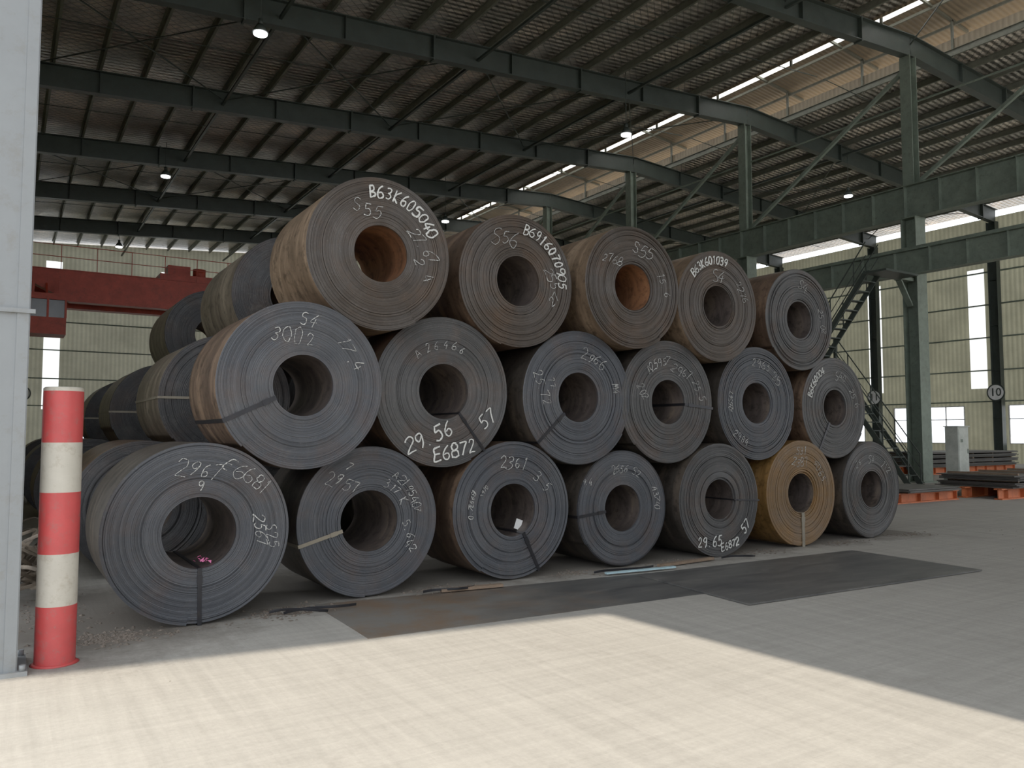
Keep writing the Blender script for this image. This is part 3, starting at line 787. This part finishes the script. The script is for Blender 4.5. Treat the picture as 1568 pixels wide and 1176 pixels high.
# ------------------------------------------------------------------ debris, wedges, offcuts
bm = bmesh.new(); rnd = random.Random(5)
def clump(cx, cy, sx, sy, cnt, smin, smax):
    for _ in range(cnt):
        x = rnd.gauss(cx, sx); y = rnd.gauss(cy, sy); s = rnd.uniform(smin, smax)
        if x < .62 and y < 7.1: continue
        a = rnd.uniform(0, math.pi); hh = s * rnd.uniform(.15, .6)
        pts = []
        for k in range(5):
            an = a + k * 2 * math.pi / 5; rr = s * rnd.uniform(.5, 1.1)
            pts.append((x + rr * math.cos(an), y + rr * math.sin(an)))
        lo = [bm.verts.new((p[0], p[1], 0.001)) for p in pts]; top = bm.verts.new((x, y, hh))
        for k in range(5): bm.faces.new((lo[k], lo[(k + 1) % 5], top))
clump(.8, 7.3, .16, .12, 420, .005, .035); clump(2.3, 7.5, .18, .12, 260, .005, .035); clump(1.4, 7.25, .4, .06, 130, .004, .018)
clump(.45, 8.4, .15, .5, 260, .006, .035)
for uu in (4.0, 5.8, 7.4, 9.1, 10.9, 12.6): clump(uu, 7.7, .22, .1, 130, .005, .03)
clump(6, 6.4, 3, .9, 70, .003, .008); clump(14, 7, 2, 1.2, 60, .005, .02)
finish(bm, 'debris', [DEBR])
cu = bpy.data.curves.new('scrap_banding_pile', 'CURVE'); cu.dimensions = '3D'; cu.extrude = .016; cu.bevel_depth = .0012
rnd = random.Random(11)
for _ in range(46):
    s = cu.splines.new('POLY'); s.points.add(21); cx, cy = .2 + rnd.gauss(0, .12), 9.6 + rnd.uniform(-.7, .9); rr = rnd.uniform(.12, .32); ph = rnd.uniform(0, 6); tl = rnd.uniform(-.9, .9)
    for i in range(22):
        a = ph + i * .3; x = cx + rr * math.cos(a); y = cy + rr * math.sin(a)
        s.points[i].co = (min(.5, x), y, max(.02, .18 + rnd.uniform(-.01, .01) + .35 * abs(tl) + tl * rr * math.sin(a + 1)), 1)
cu.materials.append(SCRAP)
ob = bpy.data.objects.new('scrap_banding_pile', cu); scene.collection.objects.link(ob)

cu = bpy.data.curves.new('banding_offcut', 'CURVE'); cu.dimensions = '3D'; cu.extrude = .012; cu.bevel_depth = .001
for (sx, sy, ln, ang, cz) in ((2.2, 7.25, .7, 6, .02), (2.1, 7.35, .5, -20, .03), (3.7, 7.45, .6, 4, .01), (5.9, 7.42, .9, 2, .01), (8.0, 7.4, .5, -8, .02)):
    s = cu.splines.new('POLY'); s.points.add(15)
    for i in range(16):
        t = i / 15
        s.points[i].co = (sx + ln * t * math.cos(R(ang)), sy + ln * t * math.sin(R(ang)) + .06 * math.sin(t * 5 + sy), .035 + cz * abs(math.sin(t * 3)), 1)
cu.materials.append(STRAP)
ob = bpy.data.objects.new('banding_offcut', cu); scene.collection.objects.link(ob)
bm = bmesh.new(); bar(bm, (6.0, 7.38, .03), (7.0, 7.28, .03), .05, .02); finish(bm, 'packing_strip', [BLUE])
bm = bmesh.new(); bar(bm, (3.9, 7.5, .03), (4.6, 7.42, .03), .07, .03); bar(bm, (6.9, 7.45, .03), (7.9, 7.52, .03), .07, .03); finish(bm, 'timber_batten', [WOOD])
bm = bmesh.new(); rnd = random.Random(3)
for _ in range(26):
    x, y, z = rnd.gauss(0, .035), rnd.gauss(0, .02), abs(rnd.gauss(0, .025)); s = .022
    v = [bm.verts.new((x + rnd.uniform(-s, s), y + rnd.uniform(-s, s), z + rnd.uniform(-s, s))) for _ in range(3)]
    bm.faces.new(v)
finish(bm, 'plastic_tag', [PINK], loc=(1.54, 7.50, .80 - .275))
bm = bmesh.new(); bar(bm, (0, 0, 0), (.04, 0, .11), .09, .003, up=(0, 1, 0)); finish(bm, 'paper_label', [WHITE], loc=(5.10, 7.9, .80 - .255))

# ------------------------------------------------------------------ lights
sun = bpy.data.lights.new('sun', 'SUN'); sun.energy = 5.6; sun.angle = R(.6); sun.color = (1, .90, .75)
so = bpy.data.objects.new('sun', sun); scene.collection.objects.link(so)
d = Vector((-.076 * .5, .997 * .5, -math.sin(R(60)))).normalized()
so.rotation_euler = d.to_track_quat('-Z', 'Y').to_euler(); so.location = (0, -20, 40)
w = bpy.data.worlds.new('sky'); scene.world = w; w.use_nodes = True
bg = w.node_tree.nodes['Background']; bg.inputs[0].default_value = (.90, .95, 1, 1); bg.inputs[1].default_value = 1.95

# ------------------------------------------------------------------ camera
cam = bpy.data.cameras.new('camera'); co = bpy.data.objects.new('camera', cam); scene.collection.objects.link(co)
cam.sensor_width = 36; cam.lens = 28.08; cam.clip_end = 500
co.location = (0, 0, 1.65); co.rotation_euler = (R(90 + 3.6), 0, R(-32.5))
scene.camera = co
